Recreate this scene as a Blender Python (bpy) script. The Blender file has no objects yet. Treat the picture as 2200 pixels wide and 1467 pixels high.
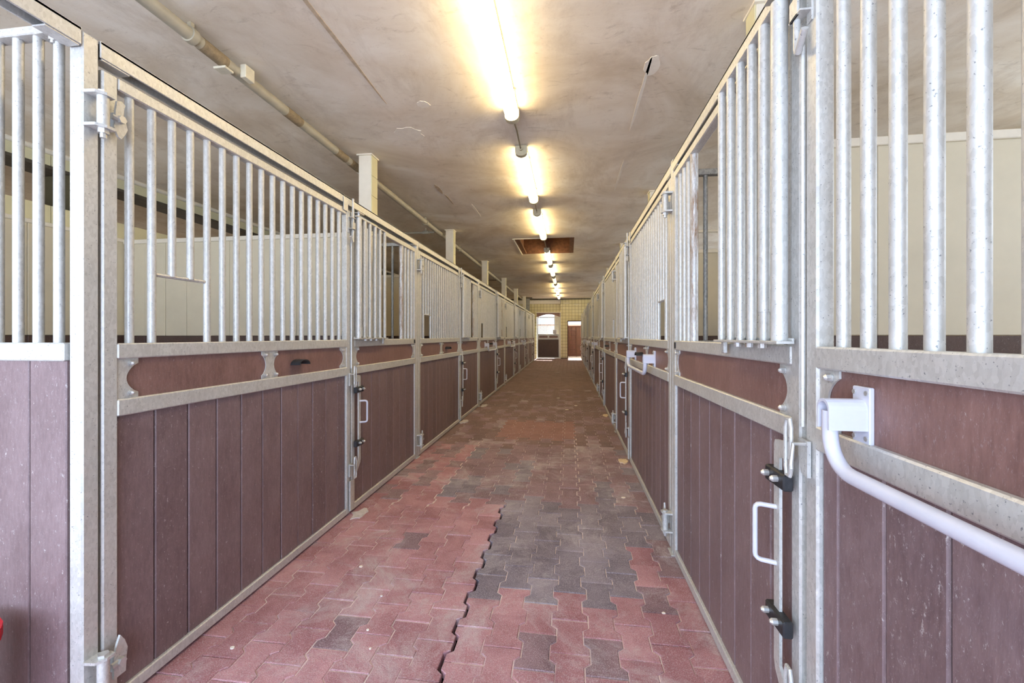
import bpy, bmesh, math, random
from mathutils import Vector, Matrix
random.seed(7)
D = bpy.data
SC = bpy.context.scene
COL = SC.collection
PI = math.pi

# ------------------------------------------------------------------ camera
CAM_H = 1.29
YAW = math.atan(122.0 / 905.0)
cd = D.cameras.new('camera')
cd.sensor_width = 36.0
cd.lens = 905.0 / 2200.0 * 36.0
cd.shift_y = -11.5 / 2200.0
cd.clip_start = 0.02
cd.clip_end = 200
cam = D.objects.new('camera', cd)
COL.objects.link(cam)
cam.location = (0, 0, CAM_H)
cam.rotation_euler = (PI / 2, 0, YAW)
SC.camera = cam

# ------------------------------------------------------------------ light
TUBE = 8.0            # emission of the ceiling tubes
w = D.worlds.new('world')
SC.world = w
w.use_nodes = True
bg = w.node_tree.nodes['Background']
bg.inputs[0].default_value = (0.70, 0.82, 1.0, 1)
bg.inputs[1].default_value = 1.4


def area(name, loc, rot, sx, sy, power, col):
    l = D.lights.new(name, 'AREA')
    l.shape = 'RECTANGLE'
    l.size = sx
    l.size_y = sy
    l.energy = power
    l.color = col
    o = D.objects.new(name, l)
    o.location = loc
    o.rotation_euler = rot
    COL.objects.link(o)
    return o


# daylight through the open stable end behind the camera, and through the right-hand windows
area('daylight_entrance', (-0.6, -2.6, 1.2), (math.radians(116), 0, 0), 4.6, 2.0, 66, (0.50, 0.68, 1.0))
for k_ in range(4):
    area('daylight_window_right', (4.35, 2.0 + 5.5 * k_, 2.2), (0, math.radians(128), 0), 1.3, 3.5, 5 if k_ == 0 else 4, (1.0, 0.95, 0.84))
for k_ in range(4):
    area('fill_light_left', (-8.7, 3.5 + 5.0 * k_, 2.0), (0, math.radians(-100), 0), 1.2, 3.0, 6, (1.0, 0.90, 0.74))  # added warm fill for the left stalls; the wall here has no windows
sl = D.lights.new('sun', 'SUN')
sl.energy = 7.0
sl.angle = 0.02
sl.color = (1.0, 0.96, 0.9)
so = D.objects.new('sun', sl)
so.rotation_euler = (math.radians(-42), 0, 0)   # from beyond the far end: it lights the bounce ground added behind the camera
COL.objects.link(so)

SC.view_settings.view_transform = 'Standard'
SC.view_settings.look = 'None'
SC.view_settings.gamma = 1.0
SC.view_settings.use_curve_mapping = False
SC.view_settings.exposure = 1.62
try:
    SC.cycles.use_denoising = True
    SC.cycles.max_bounces = 10
    SC.cycles.diffuse_bounces = 7
    SC.cycles.glossy_bounces = 3
    SC.cycles.sample_clamp_indirect = 6.0
    SC.cycles.caustics_reflective = False
    SC.cycles.caustics_refractive = False
except Exception:
    pass


# ------------------------------------------------------------------ materials
def srgb(r, g, b):
    f = lambda c: (c / 255 / 12.92) if c / 255 <= 0.04045 else ((c / 255 + 0.055) / 1.055) ** 2.4
    return (f(r), f(g), f(b), 1)


class NT:
    def __init__(self, name, rough=0.7, metal=0.0, spec=None):
        self.m = D.materials.new(name)
        self.m.use_nodes = True
        self.t = self.m.node_tree
        self.b = self.t.nodes['Principled BSDF']
        self.b.inputs['Roughness'].default_value = rough
        self.b.inputs['Metallic'].default_value = metal
        if spec is not None:
            self.b.inputs['Specular IOR Level'].default_value = spec
        self.geo = self.t.nodes.new('ShaderNodeNewGeometry')
        self.pos = self.geo.outputs['Position']

    def n(self, typ, **kw):
        x = self.t.nodes.new(typ)
        for k, v in kw.items():
            setattr(x, k, v)
        return x

    def link(self, a, b):
        self.t.links.new(a, b)

    def noise(self, scale, detail=4, rough=0.6, stretch=(1, 1, 1), dist=0.0):
        mp = self.n('ShaderNodeMapping')
        mp.inputs['Scale'].default_value = stretch
        self.link(self.pos, mp.inputs['Vector'])
        x = self.n('ShaderNodeTexNoise')
        x.inputs['Scale'].default_value = scale
        x.inputs['Detail'].default_value = detail
        x.inputs['Roughness'].default_value = rough
        x.inputs['Distortion'].default_value = dist
        self.link(mp.outputs[0], x.inputs['Vector'])
        return x.outputs[0]

    def voronoi(self, scale, stretch=(1, 1, 1), out='Color'):
        mp = self.n('ShaderNodeMapping')
        mp.inputs['Scale'].default_value = stretch
        self.link(self.pos, mp.inputs['Vector'])
        x = self.n('ShaderNodeTexVoronoi')
        x.inputs['Scale'].default_value = scale
        self.link(mp.outputs[0], x.inputs['Vector'])
        return x.outputs[out]

    def ramp(self, fac, stops):
        r = self.n('ShaderNodeValToRGB')
        e = r.color_ramp.elements
        while len(e) < len(stops):
            e.new(0.5)
        for i, (p, c) in enumerate(stops):
            e[i].position = p
            e[i].color = c if len(c) == 4 else (*c, 1)
        self.link(fac, r.inputs[0])
        return r.outputs[0]

    def mask(self, fac, lo, hi):
        return self.ramp(fac, [(lo, (0, 0, 0, 1)), (hi, (1, 1, 1, 1))])

    def mix(self, fac, a, b, mode='MIX'):
        x = self.n('ShaderNodeMix', data_type='RGBA', blend_type=mode)
        for sock, v in ((x.inputs[0], fac), (x.inputs[6], a), (x.inputs[7], b)):
            if hasattr(v, 'links'):
                self.link(v, sock)
            else:
                sock.default_value = v
        return x.outputs[2]

    def math(self, op, a, b):
        x = self.n('ShaderNodeMath', operation=op)
        for sock, v in ((x.inputs[0], a), (x.inputs[1], b)):
            if hasattr(v, 'links'):
                self.link(v, sock)
            else:
                sock.default_value = v
        return x.outputs[0]

    def color(self, c):
        if hasattr(c, 'links'):
            self.link(c, self.b.inputs['Base Color'])
        else:
            self.b.inputs['Base Color'].default_value = c

    def bump(self, h, strength=0.3, dist=0.01):
        x = self.n('ShaderNodeBump')
        x.inputs['Strength'].default_value = strength
        x.inputs['Distance'].default_value = dist
        self.link(h, x.inputs['Height'])
        self.link(x.outputs[0], self.b.inputs['Normal'])

    def roughness(self, fac, lo, hi):
        r = self.n('ShaderNodeMapRange')
        r.inputs[3].default_value = lo
        r.inputs[4].default_value = hi
        self.link(fac, r.inputs[0])
        self.link(r.outputs[0], self.b.inputs['Roughness'])


def mat_galv(name, c1, c2, metal=0.35, rust=None):
    x = NT(name, 0.42, metal)
    v = x.voronoi(150, (1, 1, 0.5))
    sep = x.n('ShaderNodeSeparateColor')
    x.link(v, sep.inputs[0])
    n1 = x.noise(14, 5, 0.7)
    f = x.math('ADD', x.math('MULTIPLY', sep.outputs[0], 0.32), x.math('MULTIPLY', n1, 0.7))
    c = x.ramp(f, [(0.25, c1), (0.75, c2)])
    sp = x.mask(x.noise(190, 2, 0.6), 0.66, 0.72)
    c = x.mix(sp, c, (0.25, 0.26, 0.27, 1))
    wp = x.mask(x.noise(60, 4, 0.75, (1, 1, 0.5)), 0.66, 0.74)
    c = x.mix(x.math('MULTIPLY', wp, 0.6), c, (0.86, 0.87, 0.88, 1))
    if rust:
        rm = x.mask(x.noise(26, 6, 0.8, (1, 1, 0.12)), 0.45, 0.62)
        c = x.mix(rm, c, rust)
    x.color(c)
    x.roughness(n1, 0.32, 0.62)
    x.bump(x.noise(120, 3, 0.6), 0.12, 0.004)
    return x.m


GALV = mat_galv('galvanised_steel', (0.53, 0.53, 0.50, 1), (0.69, 0.69, 0.66, 1))
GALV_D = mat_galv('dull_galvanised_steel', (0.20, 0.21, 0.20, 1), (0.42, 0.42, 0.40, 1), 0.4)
GALV_R = mat_galv('rusty_galvanised_steel', (0.50, 0.52, 0.52, 1), (0.75, 0.76, 0.76, 1), 0.3, (0.28, 0.17, 0.09, 1))


def mat_board(name, c1, c2, scr=0.62):
    x = NT(name, 0.5, 0.0, 0.7)
    n1 = x.noise(9, 6, 0.75, (1, 1, 0.45))
    n2 = x.noise(120, 3, 0.6, (1, 1, 0.22))
    f = x.math('ADD', x.math('MULTIPLY', n1, 0.6), x.math('MULTIPLY', n2, 0.4))
    c = x.ramp(f, [(0.35, c1), (0.68, c2)])
    fib = x.mask(x.noise(300, 2, 0.5, (1, 1, 0.35), 1.5), 0.60, 0.72)
    c = x.mix(x.math('MULTIPLY', fib, 0.30), c, (0.48, 0.42, 0.42, 1))
    s = x.mask(x.noise(75, 5, 0.85, (1, 1, 0.5)), scr, scr + 0.05)
    c = x.mix(x.math('MULTIPLY', s, 0.7), c, (0.62, 0.58, 0.56, 1))
    x.color(c)
    x.roughness(n1, 0.38, 0.66)
    x.bump(n2, 0.18, 0.003)
    return x.m


BOARD = mat_board('plum_brown_plastic_board', srgb(108, 87, 88), srgb(138, 117, 118))
BOARD_B = mat_board('plum_brown_board_varied', srgb(102, 82, 83), srgb(130, 109, 110), 0.60)
BOARD_T = mat_board('red_brown_top_board', srgb(112, 82, 76), srgb(146, 112, 105), 0.65)
BOARD_DK = mat_board('dark_brown_board', srgb(70, 52, 46), srgb(92, 70, 62), 0.7)


def mat_plain(name, c, rough=0.6, metal=0.0, var=0.12, scale=12, bump=0.0):
    x = NT(name, rough, metal)
    n = x.noise(scale, 5, 0.65)
    lo = tuple(v * (1 - var) for v in c[:3]) + (1,)
    hi = tuple(min(1, v * (1 + var)) for v in c[:3]) + (1,)
    x.color(x.ramp(n, [(0.3, lo), (0.7, hi)]))
    if bump:
        x.bump(n, bump, 0.01)
    return x.m


CREAM = mat_plain('cream_painted_boards', srgb(220, 212, 188), 0.55, var=0.05, scale=3)
CREAM_W = mat_plain('white_painted_trim', srgb(236, 230, 214), 0.5, var=0.04)
TILE = mat_plain('pale_yellow_glazed_tile', srgb(226, 220, 180), 0.3, var=0.05, scale=2)
GROUT = mat_plain('dark_tile_joint', srgb(96, 88, 62), 0.9)
LINTEL = mat_plain('dark_lintel_steel', srgb(84, 76, 62), 0.7, var=0.3, scale=20)
PIPE = mat_plain('grey_painted_pipe', srgb(176, 168, 148), 0.45, var=0.12, scale=9)
TAPE = mat_plain('torn_pipe_wrap', srgb(146, 128, 100), 0.8, var=0.3, scale=40)
TAPE_W = mat_plain('white_pipe_tape', srgb(222, 214, 190), 0.7)
BLACK = mat_plain('black_rubber', (0.022, 0.023, 0.026, 1), 0.5, var=0.3, scale=60, bump=0.2)
STEEL = mat_plain('zinc_bolt', (0.62, 0.62, 0.60, 1), 0.35, 0.6)
PAINTW = mat_plain('white_grey_coated_steel', srgb(208, 210, 222), 0.4, var=0.05)
GREYPL = mat_plain('lamp_housing_grey', srgb(196, 186, 156), 0.5)
CABLE = mat_plain('grey_cable', srgb(140, 128, 100), 0.6)
WOOD = mat_plain('brown_hatch_wood', srgb(124, 82, 50), 0.7, var=0.35, scale=18)
WOOD_R = mat_plain('red_brown_cupboard_wood', srgb(104, 62, 50), 0.5, var=0.25, scale=6)
WOOD_L = mat_plain('dark_ladder_wood', srgb(86, 52, 36), 0.6, var=0.2)
RED = mat_plain('red_plastic', srgb(214, 24, 40), 0.35, var=0.1)
PUTTY = mat_plain('pale_mortar', srgb(205, 198, 196), 0.95, var=0.2, scale=40, bump=0.4)
SLAB = mat_plain('joint_sand', srgb(214, 196, 190), 0.95, var=0.25, scale=30)
DARK = mat_plain('dark_ground', (0.02, 0.017, 0.015, 1), 0.95)
ORANGE = mat_plain('construction_foam', srgb(226, 206, 170), 0.9, var=0.15)
OUTW = mat_plain('pale_render_outside', srgb(236, 232, 220), 0.9, var=0.05)
ROOFT = mat_plain('pinkish_gutter', srgb(190, 140, 124), 0.8)
CONCRETE = mat_plain('yard_concrete', srgb(190, 184, 176), 0.9)


def mat_ceiling():
    x = NT('stained_plaster_ceiling', 0.92, 0, 0.2)
    n1 = x.noise(0.9, 6, 0.62, (1, 1, 1), 0.8)
    c = x.ramp(n1, [(0.32, srgb(216, 201, 178)), (0.48, srgb(234, 223, 205)), (0.64, srgb(247, 240, 227))])
    n2 = x.noise(2.2, 8, 0.75, (1.0, 0.45, 1), 0.4)
    c = x.mix(x.math('MULTIPLY', x.mask(n2, 0.50, 0.66), 0.55), c, srgb(204, 190, 170))
    n3 = x.noise(5, 8, 0.8, (1, 2.2, 1), 1.0)
    c = x.mix(x.math('MULTIPLY', x.mask(n3, 0.56, 0.66), 0.30), c, srgb(150, 128, 98))
    sp = x.mask(x.noise(160, 2, 0.5), 0.72, 0.76)
    c = x.mix(x.math('MULTIPLY', sp, 0.4), c, srgb(110, 92, 70))
    x.color(c)
    h = x.math('ADD', x.noise(28, 4, 0.6), x.math('MULTIPLY', x.noise(3.0, 5, 0.6, (0.7, 2.4, 1)), 4.0))
    x.bump(h, 0.10, 0.006)
    return x.m


CEIL = mat_ceiling()
CEIL_P = mat_plain('fresh_ceiling_plaster', srgb(240, 233, 220), 0.95, var=0.06, scale=20, bump=0.2)
CEIL_S = mat_plain('bare_ceiling_scar', srgb(190, 172, 146), 0.95, var=0.25, scale=20, bump=0.3)


def mat_paver(name, c1, c2, dust=0.50, dustc=(0.60, 0.55, 0.55, 1)):
    x = NT(name, 0.85, 0, 0.3)
    n1 = x.noise(3.2, 7, 0.72, dist=0.5)
    n2 = x.noise(260, 2, 0.6)
    oi = x.n('ShaderNodeObjectInfo')
    f = x.math('ADD', n1, x.math('MULTIPLY', x.math('SUBTRACT', oi.outputs['Random'], 0.5), 0.18))
    c = x.ramp(f, [(0.32, c1), (0.66, c2)])
    d = x.mask(x.noise(1.7, 8, 0.8, (1, 1, 1), 0.6), dust, dust + 0.16)
    c = x.mix(x.math('MULTIPLY', d, 0.60), c, dustc)
    g = x.mask(n2, 0.50, 0.66)
    c = x.mix(x.math('MULTIPLY', g, 0.34), c, (0.80, 0.74, 0.75, 1))
    g2 = x.mask(x.noise(210, 2, 0.6, (1.1, 1, 1)), 0.56, 0.70)
    c = x.mix(x.math('MULTIPLY', g2, 0.36), c, (0.06, 0.03, 0.03, 1))
    w_ = x.mask(x.noise(34, 4, 0.85), 0.70, 0.74)
    c = x.mix(x.math('MULTIPLY', w_, 0.5), c, (0.8, 0.78, 0.76, 1))
    x.color(c)
    x.bump(n2, 0.5, 0.004)
    x.roughness(n1, 0.62, 0.95)
    return x.m


PAV_RED = mat_paver('red_concrete_paver', srgb(150, 98, 104), srgb(192, 144, 148))
PAV_MIX = mat_paver('plum_concrete_paver', srgb(118, 92, 98), srgb(160, 130, 135))
PAV_GREY = mat_paver('charcoal_concrete_paver', srgb(106, 96, 106), srgb(152, 142, 150), 0.52)
PAV_BRN = mat_paver('brown_concrete_paver', srgb(108, 84, 82), srgb(142, 114, 110), 0.58)
PAV_PATCH = mat_paver('salmon_concrete_paver', srgb(142, 100, 94), srgb(172, 128, 120), 0.7)


def mat_wall_tile():
    x = NT('yellow_square_tiles', 0.35)
    mp = x.n('ShaderNodeMapping')
    mp.inputs['Rotation'].default_value = (PI / 2, 0, 0)
    x.link(x.pos, mp.inputs['Vector'])
    b = x.n('ShaderNodeTexBrick')
    b.offset = 0.0
    b.inputs['Color1'].default_value = srgb(222, 212, 160)
    b.inputs['Color2'].default_value = srgb(228, 219, 172)
    b.inputs['Mortar'].default_value = srgb(150, 134, 84)
    b.inputs['Scale'].default_value = 1.0
    b.inputs['Mortar Size'].default_value = 0.006
    b.inputs['Brick Width'].default_value = 0.15
    b.inputs['Row Height'].default_value = 0.15
    x.link(mp.outputs[0], b.inputs['Vector'])
    x.color(b.outputs[0])
    return x.m


WTILE = mat_wall_tile()


def mat_emit(name, col, s):
    m = D.materials.new(name)
    m.use_nodes = True
    b = m.node_tree.nodes['Principled BSDF']
    b.inputs['Base Color'].default_value = (0.9, 0.88, 0.8, 1)
    b.inputs['Emission Color'].default_value = col
    b.inputs['Emission Strength'].default_value = s
    return m


LIT = mat_emit('lit_diffuser', (1.0, 0.76, 0.38, 1), TUBE)
LIT_HALF = mat_emit('failing_diffuser', (1.0, 0.80, 0.50, 1), 0.5)


# ------------------------------------------------------------------ geometry
class MB:
    def __init__(self):
        self.bm = bmesh.new()

    def _add(self, verts, faces):
        vs = [self.bm.verts.new(v) for v in verts]
        for f in faces:
            try:
                self.bm.faces.new([vs[i] for i in f])
            except ValueError:
                pass
        return vs

    def box(self, x0, x1, y0, y1, z0, z1, c=0.0, M=None):
        """box with optional chamfer c on every edge"""
        if x0 > x1: x0, x1 = x1, x0
        if y0 > y1: y0, y1 = y1, y0
        if z0 > z1: z0, z1 = z1, z0
        if c <= 0:
            v = [(x, y, z) for x in (x0, x1) for y in (y0, y1) for z in (z0, z1)]
            f = [(0, 1, 3, 2), (4, 6, 7, 5), (0, 4, 5, 1), (2, 3, 7, 6), (0, 2, 6, 4), (1, 5, 7, 3)]
        else:
            v = []
            idx = {}
            for i, x in enumerate((x0, x1)):
                for j, y in enumerate((y0, y1)):
                    for k, z in enumerate((z0, z1)):
                        xi, yi, zi = x + (c if i == 0 else -c), y + (c if j == 0 else -c), z + (c if k == 0 else -c)
                        idx[(i, j, k, 0)] = len(v); v.append((x, yi, zi))
                        idx[(i, j, k, 1)] = len(v); v.append((xi, y, zi))
                        idx[(i, j, k, 2)] = len(v); v.append((xi, yi, z))
            f = []
            for a in (0, 1):
                f.append([idx[(a, j, k, 0)] for j, k in ((0, 0), (1, 0), (1, 1), (0, 1))])
                f.append([idx[(j, a, k, 1)] for j, k in ((0, 0), (1, 0), (1, 1), (0, 1))])
                f.append([idx[(j, k, a, 2)] for j, k in ((0, 0), (1, 0), (1, 1), (0, 1))])
            for a in (0, 1):
                for b in (0, 1):
                    f.append([idx[(0, a, b, 1)], idx[(1, a, b, 1)], idx[(1, a, b, 2)], idx[(0, a, b, 2)]])
                    f.append([idx[(a, 0, b, 0)], idx[(a, 1, b, 0)], idx[(a, 1, b, 2)], idx[(a, 0, b, 2)]])
                    f.append([idx[(a, b, 0, 0)], idx[(a, b, 1, 0)], idx[(a, b, 1, 1)], idx[(a, b, 0, 1)]])
            for i in (0, 1):
                for j in (0, 1):
                    for k in (0, 1):
                        f.append([idx[(i, j, k, 0)], idx[(i, j, k, 1)], idx[(i, j, k, 2)]])
        if M is not None:
            v = [tuple(M @ Vector(p)) for p in v]
        self._add(v, f)
        return self

    def prism(self, pts, a0, a1, axis=0, c=0.0):
        """polygon pts extruded along axis between a0 and a1"""
        n = len(pts)
        def P(p, a):
            q = [0, 0, 0]
            o = [i for i in range(3) if i != axis]
            q[axis] = a
            q[o[0]] = p[0]
            q[o[1]] = p[1]
            return tuple(q)
        v = [P(p, a0) for p in pts] + [P(p, a1) for p in pts]
        f = [tuple(range(n)), tuple(range(2 * n - 1, n - 1, -1))]
        for i in range(n):
            j = (i + 1) % n
            f.append((i, j, n + j, n + i))
        self._add(v, f)
        return self

    def cyl(self, p0, p1, r, n=12, r1=None, cap=True):
        p0, p1 = Vector(p0), Vector(p1)
        r1 = r if r1 is None else r1
        d = (p1 - p0).normalized()
        a = Vector((0, 0, 1)) if abs(d.z) < 0.9 else Vector((1, 0, 0))
        u = d.cross(a).normalized()
        w_ = d.cross(u)
        v = []
        for p, rr in ((p0, r), (p1, r1)):
            for i in range(n):
                t = 2 * PI * i / n
                v.append(tuple(p + u * (rr * math.cos(t)) + w_ * (rr * math.sin(t))))
        f = [(i, (i + 1) % n, n + (i + 1) % n, n + i) for i in range(n)]
        if cap:
            f += [tuple(range(n - 1, -1, -1)), tuple(range(n, 2 * n))]
        self._add(v, f)
        return self

    def tube(self, path, r, n=10):
        pts = [Vector(p) for p in path]
        rings = []
        up = None
        for i, p in enumerate(pts):
            if i == 0: d = pts[1] - p
            elif i == len(pts) - 1: d = p - pts[i - 1]
            else: d = (pts[i + 1] - p).normalized() + (p - pts[i - 1]).normalized()
            d.normalize()
            if up is None:
                a = Vector((0, 0, 1)) if abs(d.z) < 0.9 else Vector((1, 0, 0))
                up = d.cross(a).normalized()
            up = (up - d * up.dot(d)).normalized()
            w_ = d.cross(up)
            rings.append([self.bm.verts.new(p + up * (r * math.cos(2 * PI * k / n)) + w_ * (r * math.sin(2 * PI * k / n))) for k in range(n)])
        for a, b in zip(rings, rings[1:]):
            for k in range(n):
                self.bm.faces.new([a[k], a[(k + 1) % n], b[(k + 1) % n], b[k]])
        self.bm.faces.new(rings[0][::-1])
        self.bm.faces.new(rings[-1])
        return self

    def mesh(self, name, mat, smooth=False):
        bmesh.ops.recalc_face_normals(self.bm, faces=self.bm.faces)
        me = D.meshes.new(name)
        self.bm.to_mesh(me)
        self.bm.free()
        me.materials.append(mat)
        if smooth:
            me.polygons.foreach_set('use_smooth', [True] * len(me.polygons))
            try:
                me.set_sharp_from_angle(angle=math.radians(35))
            except Exception:
                pass
        return me


def inst(name, me, parent=None, loc=(0, 0, 0), rot=None, label=None):
    o = D.objects.new(name, me)
    COL.objects.link(o)
    o.location = loc
    if rot: o.rotation_euler = rot
    if parent is not None: o.parent = parent
    if label: o['label'] = label
    return o


def put(name, mb, mat, parent=None, smooth=False, label=None, loc=(0, 0, 0)):
    return inst(name, mb.mesh(name, mat, smooth), parent, loc, None, label)


def empty(name, loc, label, cat, group=None):
    o = D.objects.new(name, None)
    o.empty_display_size = 0.1
    COL.objects.link(o)
    o.location = loc
    o['label'] = label
    o['category'] = cat
    if group: o['group'] = group
    return o


def tag(o, label, cat, group=None):
    o['label'] = label
    o['category'] = cat
    if group: o['group'] = group
    return o


def struct(o, label=None):
    o['kind'] = 'structure'
    if label: o['label'] = label
    return o


def zf(y):
    return 0.011 * y


SLOPE = math.atan(0.011)
XL, XR = -1.534, 0.594      # faces of the two rows
CEILZ = 3.09
YEND = 20.35
ORD = ['nearest', 'second', 'third', 'fourth', 'fifth', 'sixth', 'farthest']

# ================================================================== SETTING
# ceiling with the hatch opening
HX0, HX1, HY0, HY1 = -1.0, 0.10, 7.75, 9.2
m = MB()
CX0, CX1, CY0, CY1 = -9.0, 4.25, -1.6, YEND + 0.1
m.box(CX0, CX1, CY0, HY0, CEILZ, CEILZ + 0.25)
m.box(CX0, CX1, HY1, CY1, CEILZ, CEILZ + 0.25)
m.box(CX0, HX0, HY0, HY1, CEILZ, CEILZ + 0.25)
m.box(HX1, CX1, HY0, HY1, CEILZ, CEILZ + 0.25)
ceiling = struct(put('ceiling', m, CEIL))
# repair patches and scars on the plaster, all thin layers with their own outline
def blob(cx, cy, rx, ry, seed, n=18, ang=0, amp=0.14):
    rnd = random.Random(seed)
    r_ = []
    for i in range(n):
        t = 2 * PI * i / n
        q = 1 + rnd.uniform(-amp, amp)
        x, y = rx * q * math.cos(t), ry * q * math.sin(t)
        r_.append((cx + x * math.cos(ang) - y * math.sin(ang), cy + x * math.sin(ang) + y * math.cos(ang)))
    return r_
for i, (cx, cy, rx, ry, mt) in enumerate([
        (-1.58, 5.0, 0.022, 0.16, CEIL_S), (-1.41, 3.6, 0.12, 0.13, CEIL_P), (-1.40, 2.3, 0.012, 0.75, CEIL_S), (-1.56, 5.4, 0.012, 0.22, CEIL_S),
        (-1.32, 5.95, 0.018, 0.35, CEIL_P), (0.55, 2.9, 0.05, 0.10, CEIL_P), (0.53, 3.3, 0.012, 0.5, CEIL_P),
        (0.56, 4.9, 0.014, 0.45, CEIL_P), (-1.12, 3.15, 0.05, 0.05, CEIL_P)]):
    put('plaster_patch', MB().prism(blob(cx, cy, rx, ry, i), CEILZ - 0.0025, CEILZ + 0.002, 2), mt, ceiling)

# floor slab (sloped) with the trench under the open paving joint
m = MB()
def slab(m, x0, x1, y0, y1, dz=-0.0036, th=0.12):
    v = [(x, y, zf(y) + dz - t) for t in (0, th) for x in (x0, x1) for y in (y0, y1)]
    m._add(v, [(0, 1, 3, 2), (4, 6, 7, 5), (0, 2, 6, 4), (1, 5, 7, 3), (0, 4, 5, 1), (2, 3, 7, 6)])
TRX = -0.475
slab(m, -9.0, TRX - 0.026, -3.2, 3.12)
slab(m, TRX + 0.020, 4.3, -3.2, 3.12)
slab(m, -9.0, 4.3, 3.12, YEND + 0.3)
slab(m, -9.0, 4.3, YEND + 0.3, YEND + 2.0)
floor = struct(put('floor', m, SLAB))
m = MB(); slab(m, TRX - 0.03, TRX + 0.024, -3.2, 3.13, -0.045)
put('joint_bed', m, DARK, floor)

# pavers -----------------------------------------------------------
PW, PL = 0.137, 0.20
def paver_mesh(name, mat):
    W, N, L = 0.0792, 0.0546, 0.0984
    prof = [(W, -L), (W, -0.061), (N, -0.041), (N, 0.041), (W, 0.061), (W, L)]
    out = prof + [(-x, -y) for x, y in prof]
    k = 0.955
    inn = [(math.copysign(abs(x) - 0.0035, x), math.copysign(abs(y) - (0.0035 if abs(y) > 0.09 else 0.0), y)) for x, y in out]
    me = D.meshes.new(name)
    n = len(out)
    v = [(x, y, -0.03) for x, y in out] + [(x, y, -0.0028) for x, y in out] + [(x, y, 0.0) for x, y in inn]
    f = [tuple(range(2 * n, 3 * n))]
    for i in range(n):
        j = (i + 1) % n
        f.append((i, j, n + j, n + i))
        f.append((n + i, n + j, 2 * n + j, 2 * n + i))
    me.from_pydata(v, [], f)
    me.materials.append(mat)
    return me
PM = {k: paver_mesh('paver', mt) for k, mt in (('red', PAV_RED), ('mix', PAV_MIX), ('grey', PAV_GREY), ('brown', PAV_BRN), ('patch', PAV_PATCH))}
def zone(x, y, rnd):
    if y < 2.0 or (y < 2.06):
        if x < TRX: return 'mix' if rnd.random() < (0.22 if y < 1.9 else 0.2) and x > -1.05 else 'red'
        return 'red' if rnd.random() < 0.94 else 'mix'
    if y < 3.15:
        if x < TRX: return 'red' if rnd.random() < 0.93 else 'mix'
        if x > 0.36 and y < 2.7: return 'mix' if rnd.random() < 0.5 else 'red'
        return 'grey'
    if y < 4.7:
        if x < -0.97: return 'red' if rnd.random() < 0.6 else 'mix'
        if -0.05 < x < 0.15: return 'mix'
        return 'mix' if rnd.random() < 0.75 else 'grey'
    if 5.0 < y < 6.1 and -0.85 < x < 0.1: return 'patch'
    if y < 7.5: return 'brown' if rnd.random() < 0.55 else 'mix'
    if y < 9.5: return 'brown' if rnd.random() < 0.8 else 'mix'
    return 'brown'
rnd = random.Random(3)
cells = []
c0 = int(math.floor((XL - 0.02 - TRX) / PW))
for ci in range(c0 - 1, int((XR + 0.05 - TRX) / PW) + 1):
    x = TRX + (ci + 0.5) * PW
    for r_ in range(-16, 102):
        y = 0.1 + r_ * PL + (0.1 if ci % 2 else 0.0)
        if y > YEND - 0.05 or x > XR + 0.09 or x < XL - 0.10: continue
        cells.append((x, y))
near = sorted([c for c in cells if c[1] > 1.25], key=lambda c: c[1])[:300]
nset = set(near)
join = {k: [] for k in PM}
for x, y in cells:
    z = zone(x, y, rnd)
    if y < 3.1 and x < TRX: xx = x - 0.010
    elif 3.15 < y < 5.0 and x < -0.97: xx = x - 0.006
    elif 3.2 < y < 5.3 and x > 0.09: xx = x + 0.005
    else: xx = x
    xx += rnd.uniform(-0.0012, 0.0012)
    dz = rnd.uniform(-0.0012, 0.0016)
    rot = (SLOPE + rnd.uniform(-0.006, 0.006), rnd.uniform(-0.008, 0.008), rnd.uniform(-0.006, 0.006))
    if (x, y) in nset:
        inst('paver', PM[z], floor, (xx, y, zf(y) + dz), rot)
    else:
        join[z].append((xx, y, zf(y) + dz, rot))
for k, L_ in join.items():
    if not L_: continue
    src = PM[k]
    sv = [v.co.copy() for v in src.vertices]
    sf = [tuple(p.vertices) for p in src.polygons]
    V, F = [], []
    from mathutils import Euler
    for x, y, z, rot in L_:
        R = Euler(rot).to_matrix()
        b = len(V)
        V += [tuple(R @ v + Vector((x, y, z))) for v in sv]
        F += [tuple(i + b for i in f) for f in sf]
    me = D.meshes.new('paving_beyond')
    me.from_pydata(V, [], F)
    me.materials.append(src.materials[0])
    o = inst('paving_beyond', me, floor)
    o['kind'] = 'stuff'

# left outer wall: cream wainscot below, tiles, open band, tiles, trim
WX = -5.0
m = MB()
m.box(WX - 0.30, WX, 0.2, YEND, -0.1, 2.37)
m.box(WX - 0.30, WX, 0.2, YEND, 2.96, CEILZ)
for y0 in (3.62, 8.2, 12.8, 17.0):
    m.box(WX - 0.30, WX, y0, y0 + 0.36, 2.30, 3.0)
m.box(WX - 0.30, WX, 0.2, YEND, 2.37, 2.555)
wall_left = struct(put('wall_left', m, GROUT))
mt_ = MB().box(-0.006, 0.008, -0.122, 0.122, -0.055, 0.055, 0.002).mesh('tile', TILE)
mt2 = MB().box(-0.006, 0.008, -0.122, 0.122, -0.09, 0.09, 0.002).mesh('tile', TILE)
mt3 = MB().box(-0.006, 0.008, -0.085, 0.085, -0.125, 0.125, 0.002).mesh('tile', TILE)
for i in range(40):
    y = 0.6 + i * 0.249
    inst('tile', mt_, wall_left, (WX, y, 3.0))
    inst('tile', mt2, wall_left, (WX, y, 2.467))
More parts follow.
